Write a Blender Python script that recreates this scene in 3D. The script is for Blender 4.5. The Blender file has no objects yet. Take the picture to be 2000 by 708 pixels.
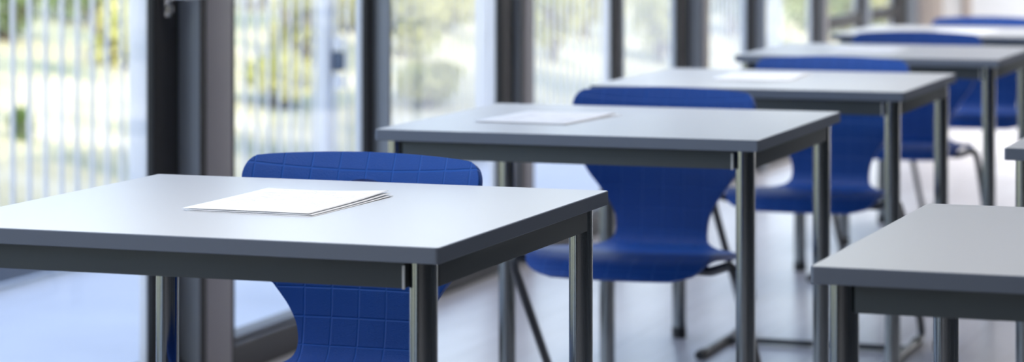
import bpy, bmesh, math, random
import numpy as np
from mathutils import Vector, Matrix

SC = bpy.context.scene
C = SC.collection
PI = math.pi

# ------------------------------------------------------------------ helpers
def link_mesh(name, verts, faces, mats=None, parent=None, smooth=False, mat_idx=None, uvs=None):
    me = bpy.data.meshes.new(name)
    me.from_pydata([tuple(v) for v in verts], [], faces)
    if mats is not None:
        for m in (mats if isinstance(mats, (list, tuple)) else [mats]):
            me.materials.append(m)
    if mat_idx:
        for p, i in zip(me.polygons, mat_idx):
            p.material_index = i
    if smooth:
        me.polygons.foreach_set('use_smooth', [True] * len(me.polygons))
    if uvs is not None:
        uvl = me.uv_layers.new(name='UVMap')
        for lp in me.loops:
            uvl.data[lp.index].uv = uvs[lp.vertex_index]
    me.update()
    o = bpy.data.objects.new(name, me)
    C.objects.link(o)
    if parent is not None:
        o.parent = parent
    return o

class MB:
    """collects simple solids into one mesh"""
    def __init__(self):
        self.v, self.f, self.m = [], [], []
    def box(self, x0, x1, y0, y1, z0, z1, mi=0):
        n = len(self.v)
        self.v += [(x0,y0,z0),(x1,y0,z0),(x1,y1,z0),(x0,y1,z0),(x0,y0,z1),(x1,y0,z1),(x1,y1,z1),(x0,y1,z1)]
        for q in ((0,3,2,1),(4,5,6,7),(0,1,5,4),(1,2,6,5),(2,3,7,6),(3,0,4,7)):
            self.f.append(tuple(n+i for i in q)); self.m.append(mi)
        return self
    def cyl(self, x, y, z0, z1, r, seg=32, mi=0, r1=None):
        n = len(self.v); r1 = r if r1 is None else r1
        for z, rr in ((z0, r), (z1, r1)):
            for k in range(seg):
                a = 2*PI*k/seg
                self.v.append((x+rr*math.cos(a), y+rr*math.sin(a), z))
        for k in range(seg):
            j = (k+1) % seg
            self.f.append((n+k, n+j, n+seg+j, n+seg+k)); self.m.append(mi)
        self.f.append(tuple(n+seg-1-k for k in range(seg))); self.m.append(mi)
        self.f.append(tuple(n+seg+k for k in range(seg))); self.m.append(mi)
        return self
    def tube(self, pts, r, seg=16, flat=1.0):
        pts = [Vector(p) for p in pts]
        n0 = len(self.v); m = len(pts)
        t = [(pts[min(i+1, m-1)] - pts[max(i-1, 0)]).normalized() for i in range(m)]
        up = Vector((1, 0, 0)) if abs(t[0].x) < .8 else Vector((0, 0, 1))
        nrm = (up - t[0]*up.dot(t[0])).normalized()
        for i in range(m):
            nrm = (nrm - t[i]*nrm.dot(t[i])).normalized()
            b = t[i].cross(nrm)
            for k in range(seg):
                a = 2*PI*k/seg
                self.v.append(tuple(pts[i] + nrm*(r*math.cos(a)) + b*(r*flat*math.sin(a))))
        for i in range(m-1):
            for k in range(seg):
                j = (k+1) % seg
                a = n0+i*seg
                self.f.append((a+k, a+j, a+seg+j, a+seg+k)); self.m.append(0)
        self.f.append(tuple(n0+seg-1-k for k in range(seg))); self.m.append(0)
        self.f.append(tuple(n0+(m-1)*seg+k for k in range(seg))); self.m.append(0)
        return self
    def build(self, name, mats, parent=None, bevel=0, smooth=False, seg=2, angle=40):
        o = link_mesh(name, self.v, self.f, mats, parent, smooth=bool(bevel) or smooth, mat_idx=self.m)
        bm = bmesh.new(); bm.from_mesh(o.data)
        bmesh.ops.recalc_face_normals(bm, faces=bm.faces)
        if smooth or bevel:
            for e in bm.edges:
                if len(e.link_faces) == 2 and e.calc_face_angle(0) > math.radians(angle):
                    e.smooth = False
        bm.to_mesh(o.data); bm.free()
        if bevel:
            md = o.modifiers.new('bevel', 'BEVEL'); md.width = bevel; md.segments = seg
            md.limit_method = 'ANGLE'; md.angle_limit = math.radians(angle)
            md.harden_normals = False
            for e in o.data.edges: e.use_edge_sharp = False
        return o

def fillet(pts, rads, n=7):
    """polyline with rounded corners"""
    pts = [Vector(p) for p in pts]
    out = [pts[0]]
    for i in range(1, len(pts)-1):
        p, a, b = pts[i], pts[i-1], pts[i+1]
        r = rads[i-1]
        u = (a-p).normalized(); w = (b-p).normalized()
        ang = u.angle(w)
        cut = min(r/math.tan(ang/2), (a-p).length*.49, (b-p).length*.49)
        s, e = p+u*cut, p+w*cut
        for k in range(n+1):
            q = k/n
            out.append(s*(1-q)**2 + p*2*q*(1-q) + e*q*q)
    out.append(pts[-1])
    return out

def empty(name, loc, rz=0):
    o = bpy.data.objects.new(name, None)
    o.empty_display_size = .2
    C.objects.link(o); o.location = loc; o.rotation_euler = (0, 0, rz)
    return o

def tag(o, label=None, cat=None, group=None, kind=None):
    if label: o['label'] = label
    if cat: o['category'] = cat
    if group: o['group'] = group
    if kind: o['kind'] = kind
    return o

def copy_tree(o, parent=None):
    c = o.copy(); C.objects.link(c)
    if parent is not None: c.parent = parent
    for ch in [x for x in bpy.data.objects if x.parent == o]:
        copy_tree(ch, c)
    return c

# ------------------------------------------------------------------ materials
def new_mat(name):
    m = bpy.data.materials.new(name); m.use_nodes = True
    nt = m.node_tree; b = nt.nodes['Principled BSDF']
    return m, nt, b

def N(nt, t, **kw):
    n = nt.nodes.new(t)
    for k, v in kw.items(): setattr(n, k, v)
    return n

def math_node(nt, op, a, b=None, c=None):
    n = N(nt, 'ShaderNodeMath', operation=op)
    for i, x in enumerate((a, b, c)):
        if x is None: continue
        if isinstance(x, (int, float)): n.inputs[i].default_value = x
        else: nt.links.new(x, n.inputs[i])
    return n.outputs[0]

def simple(name, col, rough=.5, metal=0, bump=0, bscale=200, var=0, coat=0, spec=.5):
    m, nt, b = new_mat(name)
    b.inputs['Base Color'].default_value = (*col, 1)
    b.inputs['Roughness'].default_value = rough
    b.inputs['Metallic'].default_value = metal
    b.inputs['Specular IOR Level'].default_value = spec
    if coat:
        b.inputs['Coat Weight'].default_value = coat; b.inputs['Coat Roughness'].default_value = .15
    if bump or var:
        tc = N(nt, 'ShaderNodeTexCoord')
        no = N(nt, 'ShaderNodeTexNoise'); no.inputs['Scale'].default_value = bscale
        no.inputs['Detail'].default_value = 3
        nt.links.new(tc.outputs['Object'], no.inputs['Vector'])
        if bump:
            bp = N(nt, 'ShaderNodeBump'); bp.inputs['Strength'].default_value = bump
            bp.inputs['Distance'].default_value = .001
            nt.links.new(no.outputs['Fac'], bp.inputs['Height'])
            nt.links.new(bp.outputs['Normal'], b.inputs['Normal'])
        if var:
            mx = N(nt, 'ShaderNodeMix', data_type='RGBA')
            mx.inputs['A'].default_value = (*[c*(1-var) for c in col], 1)
            mx.inputs['B'].default_value = (*[min(1, c*(1+var)) for c in col], 1)
            nt.links.new(no.outputs['Fac'], mx.inputs['Factor'])
            nt.links.new(mx.outputs['Result'], b.inputs['Base Color'])
    return m

M = {}
M['laminate'] = simple('light_grey_laminate', (.52, .53, .545), .36, bump=.12, bscale=900, var=.03, spec=.5)
M['edge'] = simple('grey_edge_band', (.180, .208, .262), .7, spec=.12, bump=.15, bscale=700)
M['apron'] = simple('graphite_painted_steel', (.105, .120, .126), .7, bump=.15, bscale=900, spec=.12)
M['leg'] = simple('dark_glossy_steel', (.26, .28, .29), .16, metal=1, bump=.03, bscale=500)
M['plate'] = simple('lit_weld_plate', (.75, .76, .74), .4)  # pale colour stands in for the light on the strip beside the leg
M['cap'] = simple('black_plastic', (.015, .015, .017), .5)
M['tube'] = simple('chair_tube_dark_paint', (.035, .038, .043), .28, coat=.2)
M['frame_black'] = simple('black_window_gasket', (.012, .012, .013), .5)
M['frame_fin'] = simple('grey_aluminium', (.36, .40, .45), .4, metal=.3)
M['frame_face'] = simple('mauve_grey_aluminium', (.30, .285, .30), .5, bump=.1, bscale=800)
M['rail'] = simple('dark_aluminium_rail', (.05, .05, .055), .5)
M['wall'] = simple('white_plaster', (.80, .81, .82), .8, bump=.2, bscale=120)
M['wall_dark'] = simple('darkened_unseen_wall', (.05, .05, .055), .9, bump=.2, bscale=120)  # unseen walls coloured dark to keep bounce light off legs and desk sides
M['ceiling'] = simple('ceiling_white', (.82, .82, .82), .9)
M['beige'] = simple('beige_trim', (.50, .43, .38), .6)
M['steel'] = simple('chrome', (.8, .8, .82), .18, metal=1)
M['fence'] = simple('pale_fence_paint', (.72, .73, .76), .5)
M['fence_rail'] = simple('dark_fence_rail', (.10, .13, .18), .6)
M['lamp_white'] = simple('white_plastic', (.85, .86, .88), .4)
M['bark'] = simple('bark', (.12, .09, .06), .9, bump=.5, bscale=20)

# paper with faint printed lines
def paper_mat():
    m, nt, b = new_mat('printed_paper')
    tc = N(nt, 'ShaderNodeTexCoord'); sp = N(nt, 'ShaderNodeSeparateXYZ')
    nt.links.new(tc.outputs['UV'], sp.inputs[0])
    u, v = sp.outputs[0], sp.outputs[1]
    fr = math_node(nt, 'FRACT', math_node(nt, 'MULTIPLY', v, 26))
    line = math_node(nt, 'LESS_THAN', fr, .28)
    no = N(nt, 'ShaderNodeTexNoise'); no.inputs['Scale'].default_value = 1
    cb = N(nt, 'ShaderNodeCombineXYZ')
    nt.links.new(math_node(nt, 'MULTIPLY', u, 3.0), cb.inputs[0])
    nt.links.new(math_node(nt, 'FLOOR', math_node(nt, 'MULTIPLY', v, 26)), cb.inputs[1])
    nt.links.new(cb.outputs[0], no.inputs['Vector'])
    on = math_node(nt, 'GREATER_THAN', no.outputs['Fac'], .53)
    nw = N(nt, 'ShaderNodeTexNoise'); nw.inputs['Scale'].default_value = 90
    nt.links.new(tc.outputs['UV'], nw.inputs['Vector'])
    wd = math_node(nt, 'GREATER_THAN', nw.outputs['Fac'], .45)
    inm = math_node(nt, 'MULTIPLY', math_node(nt, 'GREATER_THAN', u, .1), math_node(nt, 'LESS_THAN', u, .9))
    inv = math_node(nt, 'MULTIPLY', math_node(nt, 'GREATER_THAN', v, .06), math_node(nt, 'LESS_THAN', v, .93))
    k = math_node(nt, 'MULTIPLY', math_node(nt, 'MULTIPLY', math_node(nt, 'MULTIPLY', line, on), wd), math_node(nt, 'MULTIPLY', inm, inv))
    mx = N(nt, 'ShaderNodeMix', data_type='RGBA')
    mx.inputs['A'].default_value = (.87, .885, .92, 1); mx.inputs['B'].default_value = (.42, .44, .52, 1)
    nt.links.new(k, mx.inputs['Factor']); nt.links.new(mx.outputs['Result'], b.inputs['Base Color'])
    b.inputs['Roughness'].default_value = .75
    return m
M['paper'] = paper_mat()

# blue moulded plastic with a raised/recessed 5 cm grid and a leather grain
def shell_mat():
    m, nt, b = new_mat('blue_moulded_plastic')
    tc = N(nt, 'ShaderNodeTexCoord'); sp = N(nt, 'ShaderNodeSeparateXYZ')
    nt.links.new(tc.outputs['UV'], sp.inputs[0])
    def dist(c, off):
        x = math_node(nt, 'DIVIDE', math_node(nt, 'ADD', c, off), .05)
        fr = math_node(nt, 'FRACT', x)
        return math_node(nt, 'MULTIPLY', math_node(nt, 'ABSOLUTE', math_node(nt, 'SUBTRACT', fr, .5)), .05)  # .025 on the line
    du = dist(sp.outputs[0], 10.0); dv = dist(sp.outputs[1], 10.0)
    mxd = math_node(nt, 'MAXIMUM', du, dv)
    mr = N(nt, 'ShaderNodeMapRange', interpolation_type='SMOOTHSTEP')
    mr.inputs['From Min'].default_value = .0228; mr.inputs['From Max'].default_value = .0243
    nt.links.new(mxd, mr.inputs['Value'])
    line = mr.outputs[0]
    no = N(nt, 'ShaderNodeTexNoise'); no.inputs['Scale'].default_value = 620; no.inputs['Detail'].default_value = 2.5
    nt.links.new(tc.outputs['Object'], no.inputs['Vector'])
    grain = math_node(nt, 'MULTIPLY', math_node(nt, 'SUBTRACT', 1.0, line), no.outputs['Fac'])
    h = math_node(nt, 'ADD', math_node(nt, 'MULTIPLY', grain, .55), math_node(nt, 'MULTIPLY', line, -.30))
    bp = N(nt, 'ShaderNodeBump'); bp.inputs['Strength'].default_value = 1; bp.inputs['Distance'].default_value = .0018
    nt.links.new(h, bp.inputs['Height']); nt.links.new(bp.outputs['Normal'], b.inputs['Normal'])
    mx = N(nt, 'ShaderNodeMix', data_type='RGBA')
    mx.inputs['A'].default_value = (.001, .062, .33, 1); mx.inputs['B'].default_value = (.008, .085, .40, 1)
    nt.links.new(line, mx.inputs['Factor']); nt.links.new(mx.outputs['Result'], b.inputs['Base Color'])
    b.inputs['Roughness'].default_value = .44
    b.inputs['Specular IOR Level'].default_value = .35
    return m
M['blue'] = shell_mat()

def floor_mat():
    m, nt, b = new_mat('pale_plank_vinyl')
    tc = N(nt, 'ShaderNodeTexCoord')
    mp = N(nt, 'ShaderNodeMapping'); mp.inputs['Rotation'].default_value = (0, 0, PI/2)
    nt.links.new(tc.outputs['Object'], mp.inputs['Vector'])
    br = N(nt, 'ShaderNodeTexBrick'); br.offset = .4
    br.inputs['Color1'].default_value = (.60, .59, .615, 1); br.inputs['Color2'].default_value = (.52, .50, .52, 1)
    br.inputs['Mortar'].default_value = (.45, .43, .45, 1)
    br.inputs['Scale'].default_value = 1; br.inputs['Mortar Size'].default_value = .003
    br.inputs['Brick Width'].default_value = 1.2; br.inputs['Row Height'].default_value = .18
    nt.links.new(mp.outputs[0], br.inputs['Vector'])
    no = N(nt, 'ShaderNodeTexNoise'); no.inputs['Scale'].default_value = 3; no.inputs['Detail'].default_value = 6
    mp2 = N(nt, 'ShaderNodeMapping'); mp2.inputs['Scale'].default_value = (9, 1, 1)
    nt.links.new(tc.outputs['Object'], mp2.inputs['Vector']); nt.links.new(mp2.outputs[0], no.inputs['Vector'])
    mx = N(nt, 'ShaderNodeMix', data_type='RGBA', blend_type='MULTIPLY'); mx.inputs['Factor'].default_value = .35
    nt.links.new(br.outputs['Color'], mx.inputs['A']); nt.links.new(no.outputs['Fac'], mx.inputs['B'])
    nt.links.new(mx.outputs['Result'], b.inputs['Base Color'])
    b.inputs['Roughness'].default_value = .30
    b.inputs['Specular IOR Level'].default_value = .7
    return m
M['floor'] = floor_mat()

def glass_mat():
    m = bpy.data.materials.new('window_glass'); m.use_nodes = True
    nt = m.node_tree; nt.nodes.clear()
    out = N(nt, 'ShaderNodeOutputMaterial'); mx = N(nt, 'ShaderNodeMixShader')
    tr = N(nt, 'ShaderNodeBsdfTransparent'); tr.inputs[0].default_value = (.93, .96, .96, 1)
    gl = N(nt, 'ShaderNodeBsdfGlossy'); gl.inputs['Roughness'].default_value = .02
    fr = N(nt, 'ShaderNodeFresnel'); fr.inputs['IOR'].default_value = 1.4
    nt.links.new(fr.outputs[0], mx.inputs[0]); nt.links.new(tr.outputs[0], mx.inputs[1]); nt.links.new(gl.outputs[0], mx.inputs[2])
    nt.links.new(mx.outputs[0], out.inputs[0])
    return m
M['glass'] = glass_mat()

def noise_col(name, stops, scale, rough=.9, detail=4, coord='Object'):
    m, nt, b = new_mat(name)
    tc = N(nt, 'ShaderNodeTexCoord'); no = N(nt, 'ShaderNodeTexNoise')
    no.inputs['Scale'].default_value = scale; no.inputs['Detail'].default_value = detail
    nt.links.new(tc.outputs[coord], no.inputs['Vector'])
    cr = N(nt, 'ShaderNodeValToRGB'); el = cr.color_ramp.elements
    el[0].position, el[0].color = stops[0][0], (*stops[0][1], 1)
    el[1].position, el[1].color = stops[-1][0], (*stops[-1][1], 1)
    for p, c in stops[1:-1]:
        e = el.new(p); e.color = (*c, 1)
    nt.links.new(no.outputs['Fac'], cr.inputs[0]); nt.links.new(cr.outputs[0], b.inputs['Base Color'])
    b.inputs['Roughness'].default_value = rough
    return m
M['terrace'] = noise_col('terrace_concrete', [(.3, (.60, .64, .70)), (.7, (.68, .72, .78))], 2)
M['garden'] = noise_col('dry_garden_ground', [(.30, (.16, .20, .14)), (.42, (.32, .33, .22)), (.52, (.50, .46, .28)), (.68, (.62, .58, .42))], 1.1, detail=2.5)
def leaf_mat(name, c1, c2):
    m = noise_col(name, [(.35, c1), (.65, c2)], 2.5, rough=.6)
    b = m.node_tree.nodes['Principled BSDF']
    return m
M['leaf_yellow'] = leaf_mat('yellow_green_leaves', (.34, .36, .08), (.62, .58, .22))
M['leaf_green'] = leaf_mat('green_leaves', (.07, .13, .04), (.20, .28, .08))

# ------------------------------------------------------------------ camera
F_PX = 5255.2
CAM_Z = 1.2099
YAW = .3364
HOR = -187.4
cam = bpy.data.cameras.new('camera'); co = bpy.data.objects.new('camera', cam); C.objects.link(co)
co.location = (0, 0, CAM_Z); co.rotation_euler = (PI/2, 0, YAW)
cam.sensor_fit = 'HORIZONTAL'; cam.sensor_width = 36
cam.lens = F_PX*36/2000
cam.shift_y = -(354-HOR)/2000
cam.clip_start = .1; cam.clip_end = 300
cam.dof.use_dof = True; cam.dof.focus_distance = 4.15; cam.dof.aperture_fstop = 3.9
cam.dof.aperture_blades = 0
SC.camera = co

# ------------------------------------------------------------------ room shell
X_W = -2.968      # inner plane of the window wall
Y_BACK = 15.75
Y_FRONT = -2.5
X_R = 4.6
Z_C = 3.0
def struct(mb, name, mat, parent=None, **k):
    o = mb.build(name, mat, parent, **k)
    if parent is None: o['kind'] = 'structure'
    return o
struct(MB().box(X_W-.12, X_R+.2, Y_FRONT-.2, Y_BACK+.2, -.2, 0), 'floor', M['floor'])
struct(MB().box(X_W-.35, X_R+.2, Y_FRONT-.2, Y_BACK+.2, Z_C, Z_C+.35), 'ceiling', M['ceiling'])
struct(MB().box(X_R, X_R+.2, Y_FRONT, Y_BACK, 0, Z_C), 'wall_right', M['wall_dark'])
struct(MB().box(X_W, X_R+.2, Y_BACK, Y_BACK+.2, 0, Z_C), 'wall_back', M['wall'])
struct(MB().box(X_W, X_R+.2, Y_FRONT-.2, Y_FRONT, 0, Z_C), 'wall_front', M['wall_dark'])
# corner column and door surround on the back wall, softened far away
struct(MB().box(X_W+.0, X_W+.14, Y_BACK-.16, Y_BACK, 0, Z_C), 'trim_1', M['beige'], bevel=.004)
struct(MB().box(X_W+.26, X_W+.31, Y_BACK-.03, Y_BACK, 0, Z_C), 'trim_2', M['beige'], bevel=.004)

# posts: (sash start, box start, box end, protrusion)
posts = [(1.05, 1.12, 1.15, .05), (2.25, 2.38, 2.52, .02),
         (3.30, 3.37, 3.40, .05), (5.865, 6.0, 6.198, .056), (7.225, 7.27, 7.288, .05), (8.38, 8.516, 8.655, .02),
         (9.66, 9.73, 9.745, .012), (10.55, 10.69, 10.81, .056), (11.72, 11.80, 11.83, .05), (13.02, 13.11, 13.22, .02),
         (14.10, 14.19, 14.22, .03), (15.05, 15.40, 15.50, .05)]
for i, (a, b_, c_, p) in enumerate(posts):
    o = MB().box(X_W-.022, X_W, a, b_, .075, 2.9).build('trim_%d' % (i+3), M['frame_black'], bevel=.004)
    o['kind'] = 'structure'
    MB().box(X_W-.04, X_W+p, b_, c_, 0, Z_C).build('mullion', M['frame_fin'], o, bevel=.005)
    if c_-b_ > .05:      # interior cover plate between two dark joints
        MB().box(X_W+p, X_W+p+.004, b_+.03, c_-.022, 0, Z_C).build('cover_plate', M['frame_face'], o, bevel=.0015)
        MB().box(X_W+p-.001, X_W+p+.0015, b_+.001, b_+.03, 0, Z_C).box(X_W+p-.001, X_W+p+.0015, c_-.022, c_-.001, 0, Z_C).build('joint', M['frame_black'], o)
    MB().box(X_W-.022, X_W-.003, c_, c_+.018, .075, 2.9).build('glazing_bead', M['frame_black'], o, bevel=.003)
    MB().box(X_W-.045, X_W-.023, a+.005, c_+.01, -.03, 2.95).build('outer_frame', M['fence'], o, bevel=.003)
# bottom and top rails
struct(MB().box(X_W-.3, X_W, Y_FRONT-.2, 1.05, 0, Z_C), 'wall_left', M['wall_dark'])
bl = MB().box(X_W-.10, X_W+.022, 1.05, Y_BACK, 0, .078).box(X_W-.07, X_W+.004, 1.05, Y_BACK, .078, .088)
struct(bl, 'baseboard_left', M['rail'], bevel=.004)
struct(MB().box(X_W-.10, X_W+.02, 1.05, Y_BACK, 2.88, Z_C), 'trim_15', M['rail'], bevel=.004)
# glass, one pane per bay
ye = [(posts[i][2], posts[i+1][0]) for i in range(len(posts)-1)] + [(posts[-1][2], Y_BACK)]
for i, (a, b_) in enumerate(ye):
    o = link_mesh('window_%d' % (i+1), [(X_W-.012, a, .08), (X_W-.012, b_, .08), (X_W-.012, b_, 2.9), (X_W-.012, a, 2.9)], [(0, 1, 2, 3)], M['glass'])
    o['kind'] = 'structure'
    if a > 13:
        MB().box(X_W-.06, X_W, a, b_, .57, .635).build('transom', M['frame_black'], o, bevel=.004)
    if i == 2:           # lever handle on the stile beside this pane
        h = empty('handle', (0, 0, 0)); 
        hm = MB(); hm.box(X_W, X_W+.009, 5.905, 5.935, .935, 1.075)
        hm.tube(fillet([(X_W+.005, 5.92, .985), (X_W+.058, 5.92, .985), (X_W+.058, 6.05, .985)], [.018]), .0095)
        hm.cyl(X_W+.012, 5.92, .945, .962, .010)
        bpy.data.objects.remove(h)
        ho = hm.build('handle', M['steel'], o, smooth=True)

# ------------------------------------------------------------------ outside
struct(MB().box(-4.62, X_W-.12, -4, 40, -.25, -.03), 'terrace', M['terrace'])
# uneven garden ground beyond the fence
rnd = random.Random(3)
nx, ny = 60, 90
gv, gf = [], []
def bank(x, y):
    d = min(max(0, -x-5.4), 12)
    return -.28 + .17*d + .05*math.sin(x*1.3+y*.9)*min(1, d) + .06*math.sin(y*.55+x*.4)*min(1, d)
for j in range(ny+1):
    for i in range(nx+1):
        x = -4.62 - (i/nx)**1.6*90; y = -10 + j/ny*150
        d = max(0, -x-7)
        z = bank(x, y)
        gv.append((x, y, z))
for j in range(ny):
    for i in range(nx):
        a = j*(nx+1)+i
        gf.append((a, a+nx+1, a+nx+2, a+1))
g = link_mesh('garden_ground', gv, gf, M['garden'], smooth=True); g['kind'] = 'structure'

# slatted fence on the terrace edge
XF = -4.43
fe = empty('slatted_fence', (XF, 5, -.03))
tag(fe, 'pale painted fence of upright slats along the terrace outside the windows', 'fence')
post_y = [3.2, 5.0, 6.85, 8.63, 10.31, 12.26, 14.3, 16.2, 18.2]
for i, yy in enumerate(post_y):
    MB().box(-.03, .03, yy-5-.03, yy-5+.03, 0, 2.25).build('post', M['fence'], fe, bevel=.006)
    if i+1 < len(post_y):
        y1 = post_y[i+1]; mb = MB(); y = yy+.12
        n = int((y1-yy-.15)/.108)
        for k in range(n):
            y = yy+.075+(k+.5)*(y1-yy-.15)/n
            mb.cyl(0, y-5, .08, 2.2, .008, 10)
        mb.build('slat_panel', M['fence'], fe, smooth=True)
        MB().box(-.025, .03, yy-5+.075, y1-5-.075, .02, .085).build('bottom_rail', M['fence_rail'], fe)
        MB().box(-.025, .03, yy-5+.075, y1-5-.075, 2.15, 2.2).build('top_rail', M['fence_rail'], fe)
for yy, z0 in ((10.31, .735), (12.26, .90), (8.63, .62)):
    MB().box(.0305, .080, yy-5-.01, yy-5+.035, .545, .628).build('latch_box', M['fence_rail'], fe, bevel=.008)
    for dz in (.475, .635):
        MB().cyl(.056, yy-5+.01, dz, dz+.055, .026, r1=.022).build('hinge_cover', M['lamp_white'], fe, smooth=True)

# shrubs and trees of leaf clouds
def leaf_cloud(seed, rx, rz, n, leaf, z0=0.0, clumps=9):
    r = np.random.default_rng(seed)
    cc = r.normal(size=(clumps, 3)); cc /= np.linalg.norm(cc, axis=1)[:, None]
    cc *= r.uniform(.2, .62, (clumps, 1)); cr = r.uniform(.32, .55, clumps)
    k = r.integers(0, clumps, n)
    d = r.normal(size=(n, 3)); d /= np.linalg.norm(d, axis=1)[:, None]
    p = cc[k] + d*(cr[k]*r.uniform(.6, 1.0, n)**.5)[:, None]
    p[:, :2] *= rx; p[:, 2] = (p[:, 2]+1)*rz + z0
    p[:, 2] = np.maximum(p[:, 2], .02)
    a = r.normal(size=(n, 3)); a /= np.linalg.norm(a, axis=1)[:, None]
    b = np.cross(a, r.normal(size=(n, 3))); b /= np.linalg.norm(b, axis=1)[:, None]
    s = leaf*r.uniform(.6, 1.3, n)[:, None]
    q = np.stack([p-a*s, p-b*s*.5, p+a*s, p+b*s*.5], 1).reshape(-1, 3)
    return q.tolist(), [(4*i, 4*i+1, 4*i+2, 4*i+3) for i in range(n)]

def plant(name, x, y, rx, rz, mat, seed, label, cat, group, n=1500, leaf=.05, trunk=0):
    t = empty(name, (x, y, bank(x, y)-.04))
    tag(t, label, cat, group)
    v, f = leaf_cloud(seed, rx, rz, n, leaf, z0=trunk)
    link_mesh('foliage', v, f, M[mat], t)
    mb = MB(); rr = random.Random(seed)
    if trunk:
        mb.tube([(0, 0, 0), (.03, .02, trunk*.5), (.0, .05, trunk+rz*.8)], .11, 12)
        for k in range(4):
            a = k*PI/2+.4
            mb.tube([(0, .03, trunk*.9), (math.cos(a)*rx*.25, math.sin(a)*rx*.25, trunk+rz*.5), (math.cos(a)*rx*.5, math.sin(a)*rx*.5, trunk+rz)], .04, 8)
    else:
        for k in range(5):
            a = k*1.256+rr.random()
            mb.tube([(0, 0, 0), (math.cos(a)*rx*.2, math.sin(a)*rx*.2, rz*.5), (math.cos(a)*rx*.5, math.sin(a)*rx*.5, rz*1.1)], .018, 6)
    mb.build('trunk' if trunk else 'stem', M['bark'], t, smooth=True)
    return t

def world(px, X):   # point on the plane x = X that the photo shows at column px
    t = (px-1000)/F_PX; sy, cy = math.sin(-YAW), math.cos(YAW)
    return X*(cy-t*sy)/(sy+t*cy)
shrubs = [(10, -9.0, .50, .36, 'leaf_green'), (100, -10.6, .60, .42, 'leaf_green'), (190, -9.2, .45, .36, 'leaf_green'), (238, -8.2, .4, .3, 'leaf_yellow'), (42, -7.0, .07, .10, 'leaf_green'),
          (500, -9.0, .6, .42, 'leaf_green'), (590, -7.6, .32, .40, 'leaf_yellow'), (680, -8.0, .45, .36, 'leaf_yellow'), (545, -7.0, .3, .22, 'leaf_yellow'),
          (790, -7.2, .4, .4, 'leaf_yellow'), (870, -7.6, .5, .35, 'leaf_yellow'), (830, -6.3, .3, .2, 'leaf_yellow'), (1080, -6.6, .35, .42, 'leaf_yellow'),
          (1140, -7.4, .45, .5, 'leaf_yellow'), (1290, -6.4, .4, .5, 'leaf_yellow'), (1185, -8.8, .5, .4, 'leaf_green'), (1430, -6.6, .5, .5, 'leaf_green'), (1560, -7.2, .9, .6, 'leaf_yellow'), (1640, -5.6, .8, .5, 'leaf_green'), (1730, -5.6, .8, .6, 'leaf_yellow')]
for i, (px, X, rx, rz, mt) in enumerate(shrubs):
    y = world(px, X)
    if mt == 'leaf_green':
        plant('garden_shrub', X, y, rx, rz, mt, 10+i, 'dark green garden shrub out of focus beyond the slatted fence', 'shrub', 'green shrubs beyond the fence', leaf=.035)
    else:
        plant('garden_shrub', X, y, rx, rz, mt, 10+i, 'sunlit yellow-green garden shrub out of focus beyond the slatted fence', 'shrub', 'yellow shrubs beyond the fence', leaf=.035)
# ------------------------------------------------------------------ desks
DW, DD, DT, DH = .8036, .7639, .0226, .75
LR = .0192
def rounded_rect(x0, x1, y0, y1, r, n=5):
    pts = []
    for cx, cy, a0 in ((x1-r, y1-r, 0), (x0+r, y1-r, PI/2), (x0+r, y0+r, PI), (x1-r, y0+r, 1.5*PI)):
        for k in range(n+1):
            a = a0+PI/2*k/n
            pts.append((cx+r*math.cos(a), cy+r*math.sin(a)))
    return pts
def make_desk():
    t = empty('school_desk', (0, 0, 0))
    # top slab with its wrapped dark edge band
    b = .0012
    inner = rounded_rect(b, DW-b, b, DD-b, .005); outer = rounded_rect(0, DW, 0, DD, .006)
    n = len(inner)
    v = [(x, y, DH) for x, y in inner] + [(x, y, DH-DT+.0005) for x, y in inner]
    f = [tuple(range(n)), tuple(range(2*n-1, n-1, -1))] + [(i, n+i, n+(i+1) % n, (i+1) % n) for i in range(n)]
    top = link_mesh('tabletop', v, f, M['laminate'], t)
    zt, zb = DH, DH-DT
    ch = .0011
    o2 = rounded_rect(ch, DW-ch, ch, DD-ch, .005)
    rings = [[(x, y, zt) for x, y in inner], [(x, y, zt) for x, y in o2], [(x, y, zt-ch) for x, y in outer], [(x, y, zb+ch) for x, y in outer], [(x, y, zb) for x, y in o2], [(x, y, zb) for x, y in inner]]
    v = [p for r in rings for p in r]; f = []
    for k in range(5):
        for i in range(n):
            j = (i+1) % n
            f.append((k*n+i, (k+1)*n+i, (k+1)*n+j, k*n+j))
    eb = link_mesh('edge_band', v, f, M['edge'], top)
    eb['label'] = 'dark grey edge band'
    ex, ey = .0356, .0371
    ax, ay = .019, .0205            # outer faces of the apron, inside the top's edge
    h0, h1 = zb-.0375, zb
    fr = MB()
    fr.box(ex+LR*.9, DW-ex-LR-.0018, ay, ay+.022, h0, h1-.002); fr.box(ex+LR*.9, DW-ex-LR*.9, DD-ay-.022, DD-ay, h0, h1-.002)
    fr.box(ax, ax+.022, ey+LR*.9, DD-ey-LR*.9, h0, h1-.002); fr.box(DW-ax-.022, DW-ax, ey+LR*.9, DD-ey-LR*.9, h0, h1-.002)
    fr.build('apron_frame', M['apron'], t, bevel=.0015)
    pl = MB()
    pl.box(DW-ex-LR-.0050, DW-ex-LR-.0010, ay-.0022, ay-.0004, h0-.0006, h1-.006)
    pl.build('weld_plate', M['plate'], t, bevel=.0005)['label'] = 'weld plate at the end of the front rail, coloured pale for the light on it'
    for (x, y) in ((ex, ey), (DW-ex, ey), (ex, DD-ey), (DW-ex, DD-ey)):
        lg = MB().cyl(x, y, .012, zb-.0005, LR, 40).build('leg', M['leg'], t, smooth=True)
        MB().cyl(x, y, 0, .03, LR+.0015, 32).build('foot_cap', M['cap'], lg, smooth=True)
    return t
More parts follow.
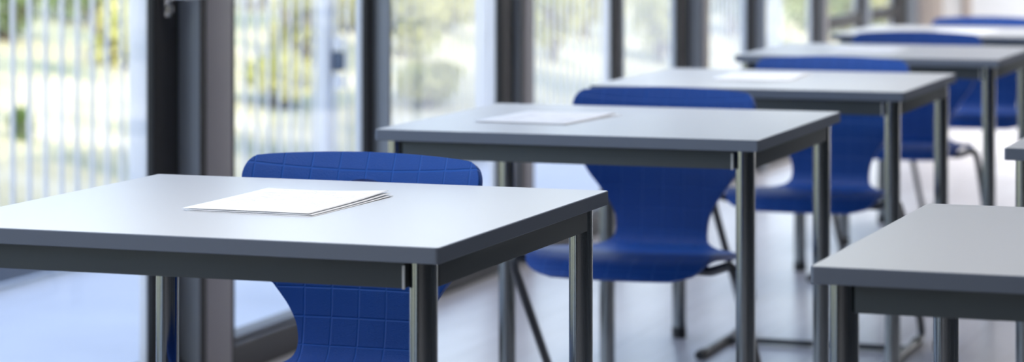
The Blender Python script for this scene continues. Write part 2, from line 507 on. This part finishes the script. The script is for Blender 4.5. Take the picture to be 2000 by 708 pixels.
desks = [(-2.083, 3.363, -.0025, 'grey school desk nearest the camera on the left, before the textured blue chair', 'single desks in the window row'),
         (-2.077, 5.089, .0056, 'second grey school desk of the window row, white paper on top, near the picture centre', 'single desks in the window row'),
         (-2.068, 6.510, .0064, 'third grey school desk of the window row, between the second and third blue backrests', 'single desks in the window row'),
         (-2.067, 7.963, .0015, 'fourth grey school desk of the window row, blurred, directly behind the third blue backrest', 'single desks in the window row'),
         (-2.072, 9.345, 0, 'farthest grey school desk at the top right, in front of the white wall', 'single desks in the window row'),
         (-.770, 3.347, -.011, 'bare grey school desk cut off by the lower right corner of the picture', 'desks of the aisle row'),
         (-.798, 5.086, 0, 'grey school desk showing only its left corner at the right picture edge', 'desks of the aisle row')]
proto = make_desk()
for i, (x, y, a, lab, grp) in enumerate(desks):
    d = proto if i == 0 else copy_tree(proto)
    d.location = (x, y, 0); d.rotation_euler = (0, 0, a)
    tag(d, lab, 'desk', grp)

# ------------------------------------------------------------------ chairs
def catmull(P, n):
    P = [Vector(p) for p in P]; Q = [P[0]*2-P[1]] + P + [P[-1]*2-P[-2]]
    out = []
    for i in range(1, len(Q)-2):
        for k in range(n):
            t = k/n; a, b, c, d = Q[i-1], Q[i], Q[i+1], Q[i+2]
            out.append(.5*((2*b)+(c-a)*t+(2*a-5*b+4*c-d)*t*t+(3*b-a-3*c+d)*t**3))
    out.append(P[-1]); return out

# y, z, half width, forward/upward dish depth
PROF = [(.000, .398, .165), (.010, .412, .188), (.035, .428, .202), (.09, .434, .212), (.17, .429, .216), (.25, .422, .217), (.31, .416, .212),
        (.352, .414, .188), (.388, .416, .146), (.418, .426, .119), (.436, .448, .109), (.445, .485, .112), (.449, .52, .128), (.451, .555, .153), (.453, .59, .180), (.456, .625, .198),
        (.460, .66, .208), (.466, .70, .2155), (.478, .742, .2200), (.497, .781, .2225)]
def make_shell(parent):
    cur = catmull([(0, p[0], p[1]) for p in PROF], 12)
    wid = catmull([(0, 0, p[2]) for p in PROF], 12)
    L = [0]
    for a, b in zip(cur, cur[1:]): L.append(L[-1]+(b-a).length)
    tot = L[-1]
    def at(s):
        s = min(max(s, 0), tot)
        k = 0
        lo, hi = 0, len(L)-1
        while hi-lo > 1:
            m = (lo+hi)//2
            if L[m] <= s: lo = m
            else: hi = m
        t = (s-L[lo])/(L[hi]-L[lo])
        p = cur[lo].lerp(cur[hi], t); w = wid[lo].z*(1-t)+wid[hi].z*t
        tg = (cur[hi]-cur[lo]).normalized()
        return p, w, tg
    NU, NV = 72, 170
    vs, uv, fs = [], [], []
    rc = .042        # top corner radius
    # non-linear rows: dense at both ends
    for j in range(NV+1):
        v = j/NV
        v = v + .0*v
        for i in range(NU+1):
            u = -1+2*i/NU
            crown = .017*u*u
            s_end = tot-crown
            s = v*s_end if v < .5 else .5*s_end + (v-.5)*s_end
            p, w, tg = at(s)
            e = (1-v)*s_end
            if e < rc: w = w-rc+math.sqrt(max(rc*rc-(rc-e)**2, 0))
            f0 = v*tot
            if f0 < .03: w = w-.03+math.sqrt(max(.03**2-(.03-f0)**2, 0))
            x = u*w
            nrm = Vector((0, -tg.z, tg.y))       # up on the seat, forward on the back
            # dish: edges lift towards the sitter on the back, slightly up on the seat
            back = min(1, max(0, (p.z-.46)/.12))
            seat = 1-back
            q = (x/.218)
            front_drop = max(0, 1-f0/.09)
            off = back*.030*q*q + seat*(.004*q*q*(1-front_drop) - .008*front_drop*q*q)
            pt = p+nrm*off
            # seat front rim rounds back at the sides
            pt.y += .045*q*q*seat*max(0, 1-f0/.22)
            vs.append((x, pt.y, pt.z)); uv.append((x, (tot-s)-.034))
    hz, hx, rxh, rzh = .717, 0, .052, .019
    def inside(p): return ((p[0]-hx)/rxh)**2+((p[2]-hz)/rzh)**2 < 1 and p[2] > .6
    W = NU+1
    kept, killed = set(), set()
    for j in range(NV):
        for i in range(NU):
            q = (j*W+i, j*W+i+1, (j+1)*W+i+1, (j+1)*W+i)
            c = [sum(vs[k][m] for k in q)/4 for m in range(3)]
            if inside(c): killed.update(q)
            else: fs.append(q); kept.update(q)
    for k in kept & killed:
        x, y, z = vs[k]
        ex, ez = (x-hx)/rxh, (z-hz)/rzh; r = math.hypot(ex, ez)
        vs[k] = (hx+ex/r*rxh, y, hz+ez/r*rzh)
    used = sorted(kept); mp = {k: i for i, k in enumerate(used)}
    vs = [vs[k] for k in used]; uv = [uv[k] for k in used]; fs = [tuple(mp[k] for k in q) for q in fs]
    o = link_mesh('seat_shell', vs, fs, M['blue'], parent, smooth=True, uvs=uv)
    o['label'] = 'one-piece blue plastic seat and backrest with a moulded grid and grip hole'
    sd = o.modifiers.new('solid', 'SOLIDIFY'); sd.thickness = .013; sd.offset = 0
    bv = o.modifiers.new('bevel', 'BEVEL'); bv.width = .0045; bv.segments = 3; bv.limit_method = 'ANGLE'; bv.angle_limit = math.radians(50)
    return o

def make_chair():
    t = empty('school_chair', (0, 0, 0))
    make_shell(t)
    tr = .0105
    for s in (-1, 1):
        path = fillet([(s*.10, .20, .401), (s*.19, .17, .402), (s*.250, .115, .426), (s*.256, .142, .390), (s*.251, .480, tr), (s*.251, -.015, tr)], [.04, .03, .03, .030])
        MB().tube(path, tr, 16).build('side_frame', M['tube'], t, smooth=True)
        MB().tube([(s*.251, -.03, tr+.001), (s*.251, -.028, tr+.001), (s*.251, .015, tr+.001)], tr+.0022, 16).build('glide', M['cap'], t, smooth=True)
        MB().tube([(s*.251, .36, tr+.001), (s*.251, .40, tr+.001)], tr+.0018, 16).build('glide', M['cap'], t, smooth=True)
    MB().tube([(-.251, .26, tr), (.251, .26, tr)], .0085, 14).build('crossbar', M['tube'], t, smooth=True)
    MB().box(-.12, .12, .10, .27, .396, .412).build('seat_support', M['cap'], t, bevel=.006)
    return t
chairs = [(-1.756, 3.79, 0, 'sharp blue plastic school chair with visible moulded grid behind the nearest desk'),
          (-1.727, 5.55, .0, 'blue plastic school chair at the second window-row desk, its whole seat visible'),
          (-1.636, 6.93, .0, 'blue plastic school chair tucked behind the third window-row desk, out of focus'),
          (-1.69, 8.47, .0, 'blurred blue plastic school chair behind the fourth window-row desk'),
          (-1.655, 9.74, .0, 'farthest blue school chair, only its top strip before the white wall')]
cp = make_chair()
for i, (x, y, a, lab) in enumerate(chairs):
    c = cp if i == 0 else copy_tree(cp)
    c.location = (x, y, 0); c.rotation_euler = (0, 0, a)
    tag(c, lab, 'chair', 'blue chairs of the window row')

# ------------------------------------------------------------------ papers
def sheet(x, y, z, rz, lift_br=0, lift_bl=0, lift_fl=0, dip_fr=0, wave=0, label='', group=None):
    n = 14; v = []; uv = []; f = []
    for j in range(n+1):
        for i in range(n+1):
            a, b = i/n, j/n
            h = lift_br*(a*b)**3 + lift_bl*((1-a)*b)**3 + lift_fl*((1-a)*(1-b))**3 + wave*(math.sin(b*5+a*2)*.5+.5)*a*(1-a)*4
            v.append(((a-.5)*.21, (b-.5)*.297, h)); uv.append((1-a, 1-b))
    for j in range(n):
        for i in range(n):
            k = j*(n+1)+i; f.append((k, k+1, k+n+2, k+n+1))
    o = link_mesh('paper_sheet', v, f, M['paper'], None, smooth=True, uvs=uv)
    o.location = (x, y, z); o.rotation_euler = (0, 0, rz)
    sd = o.modifiers.new('thick', 'SOLIDIFY'); sd.thickness = .00025; sd.offset = 1
    tag(o, label, 'paper', group)
    return o
g1 = 'sheets of paper on the window-row desks'
sheet(-1.681, 3.784, DH+.0003, -.030, lift_br=.0015, label='bottom sheet peeking out under the papers on the nearest desk', group=g1)
sheet(-1.685, 3.788, DH+.0018, -.022, lift_br=.0030, wave=.0003, label='middle sheet of the paper stack on the nearest desk, barely showing', group=g1)
sheet(-1.691, 3.792, DH+.0036, -.025, lift_br=.0050, lift_bl=.0012, wave=.0004, label='top printed white sheet on the nearest desk, corner curling up', group=g1)
far = [(-1.835, 5.470, -.07, 'second'), (-1.735, 6.96, .06, 'third'), (-1.735, 8.33, .03, 'fourth'), (-1.66, 9.62, -.02, 'farthest')]
for (x, y, a, w) in far:
    dk = 'farthest window-row desk' if w == 'farthest' else w+' window-row desk'
    sheet(x+.008, y+.004, DH+.0003, a-.05, label='lower sheet peeking out beneath the white paper on the '+dk, group=g1)
    sheet(x, y, DH+.0016, a, lift_br=.003, wave=.0003, label='upper white sheet of paper lying on the '+dk, group=g1)

# ------------------------------------------------------------------ light
w = bpy.data.worlds.new('sky'); SC.world = w; w.use_nodes = True
nt = w.node_tree; bg = nt.nodes['Background']
sky = N(nt, 'ShaderNodeTexSky'); sky.sky_type = 'NISHITA'
sky.sun_disc = False; sky.sun_elevation = math.radians(38); sky.sun_rotation = math.radians(135)
sky.air_density = 1.2; sky.dust_density = 2.0
hs = N(nt, 'ShaderNodeHueSaturation'); hs.inputs['Saturation'].default_value = .80; hs.inputs['Hue'].default_value = .515
nt.links.new(sky.outputs[0], hs.inputs['Color']); nt.links.new(hs.outputs[0], bg.inputs[0]); bg.inputs[1].default_value = .30
sd = bpy.data.lights.new('sun', 'SUN'); sd.energy = 1.55; sd.angle = .01; sd.color = (1, .95, .84)
so = bpy.data.objects.new('sun', sd); C.objects.link(so)
dirv = Vector((.62, -.62, .62)).normalized()
so.rotation_euler = dirv.to_track_quat('Z', 'Y').to_euler(); so.location = (10, -10, 20)
# added unseen fill lamps that brighten papers, desk tops and the back wall
for yy_, ens in ((-.5, (8, 0)), (3.1, (9, 0)), (6.7, (7, 0)), (10.3, (11, 0)), (13.9, (45, 75))):
    for xx, en in zip((-1.5, 1.5), ens):
        if not en: continue
        al = bpy.data.lights.new('ceiling_fill', 'AREA'); al.shape = 'RECTANGLE'; al.size = .6; al.size_y = 1.8
        al.energy = en; al.spread = math.radians(100); al.color = (1, .98, .95)
        ao = bpy.data.objects.new('ceiling_fill', al); C.objects.link(ao)
        ao.location = (xx, yy_, Z_C-.02)
# window portal: guides sky light through the glazing
pl = bpy.data.lights.new('sky_portal', 'AREA'); pl.shape = 'RECTANGLE'; pl.size = 14.7; pl.size_y = 2.8
pl.cycles.is_portal = True
po = bpy.data.objects.new('sky_portal', pl); C.objects.link(po)
po.location = (X_W-.15, (1.05+Y_BACK)/2, 1.5)
po.rotation_euler = (PI/2, 0, -PI/2)

SC.view_settings.view_transform = 'Standard'
SC.view_settings.look = 'None'
SC.view_settings.gamma = 1
SC.view_settings.use_curve_mapping = False
SC.view_settings.exposure = 1.25
SC.cycles.max_bounces = 10
SC.cycles.transparent_max_bounces = 16
SC.cycles.use_denoising = True
SC.cycles.sample_clamp_indirect = 8
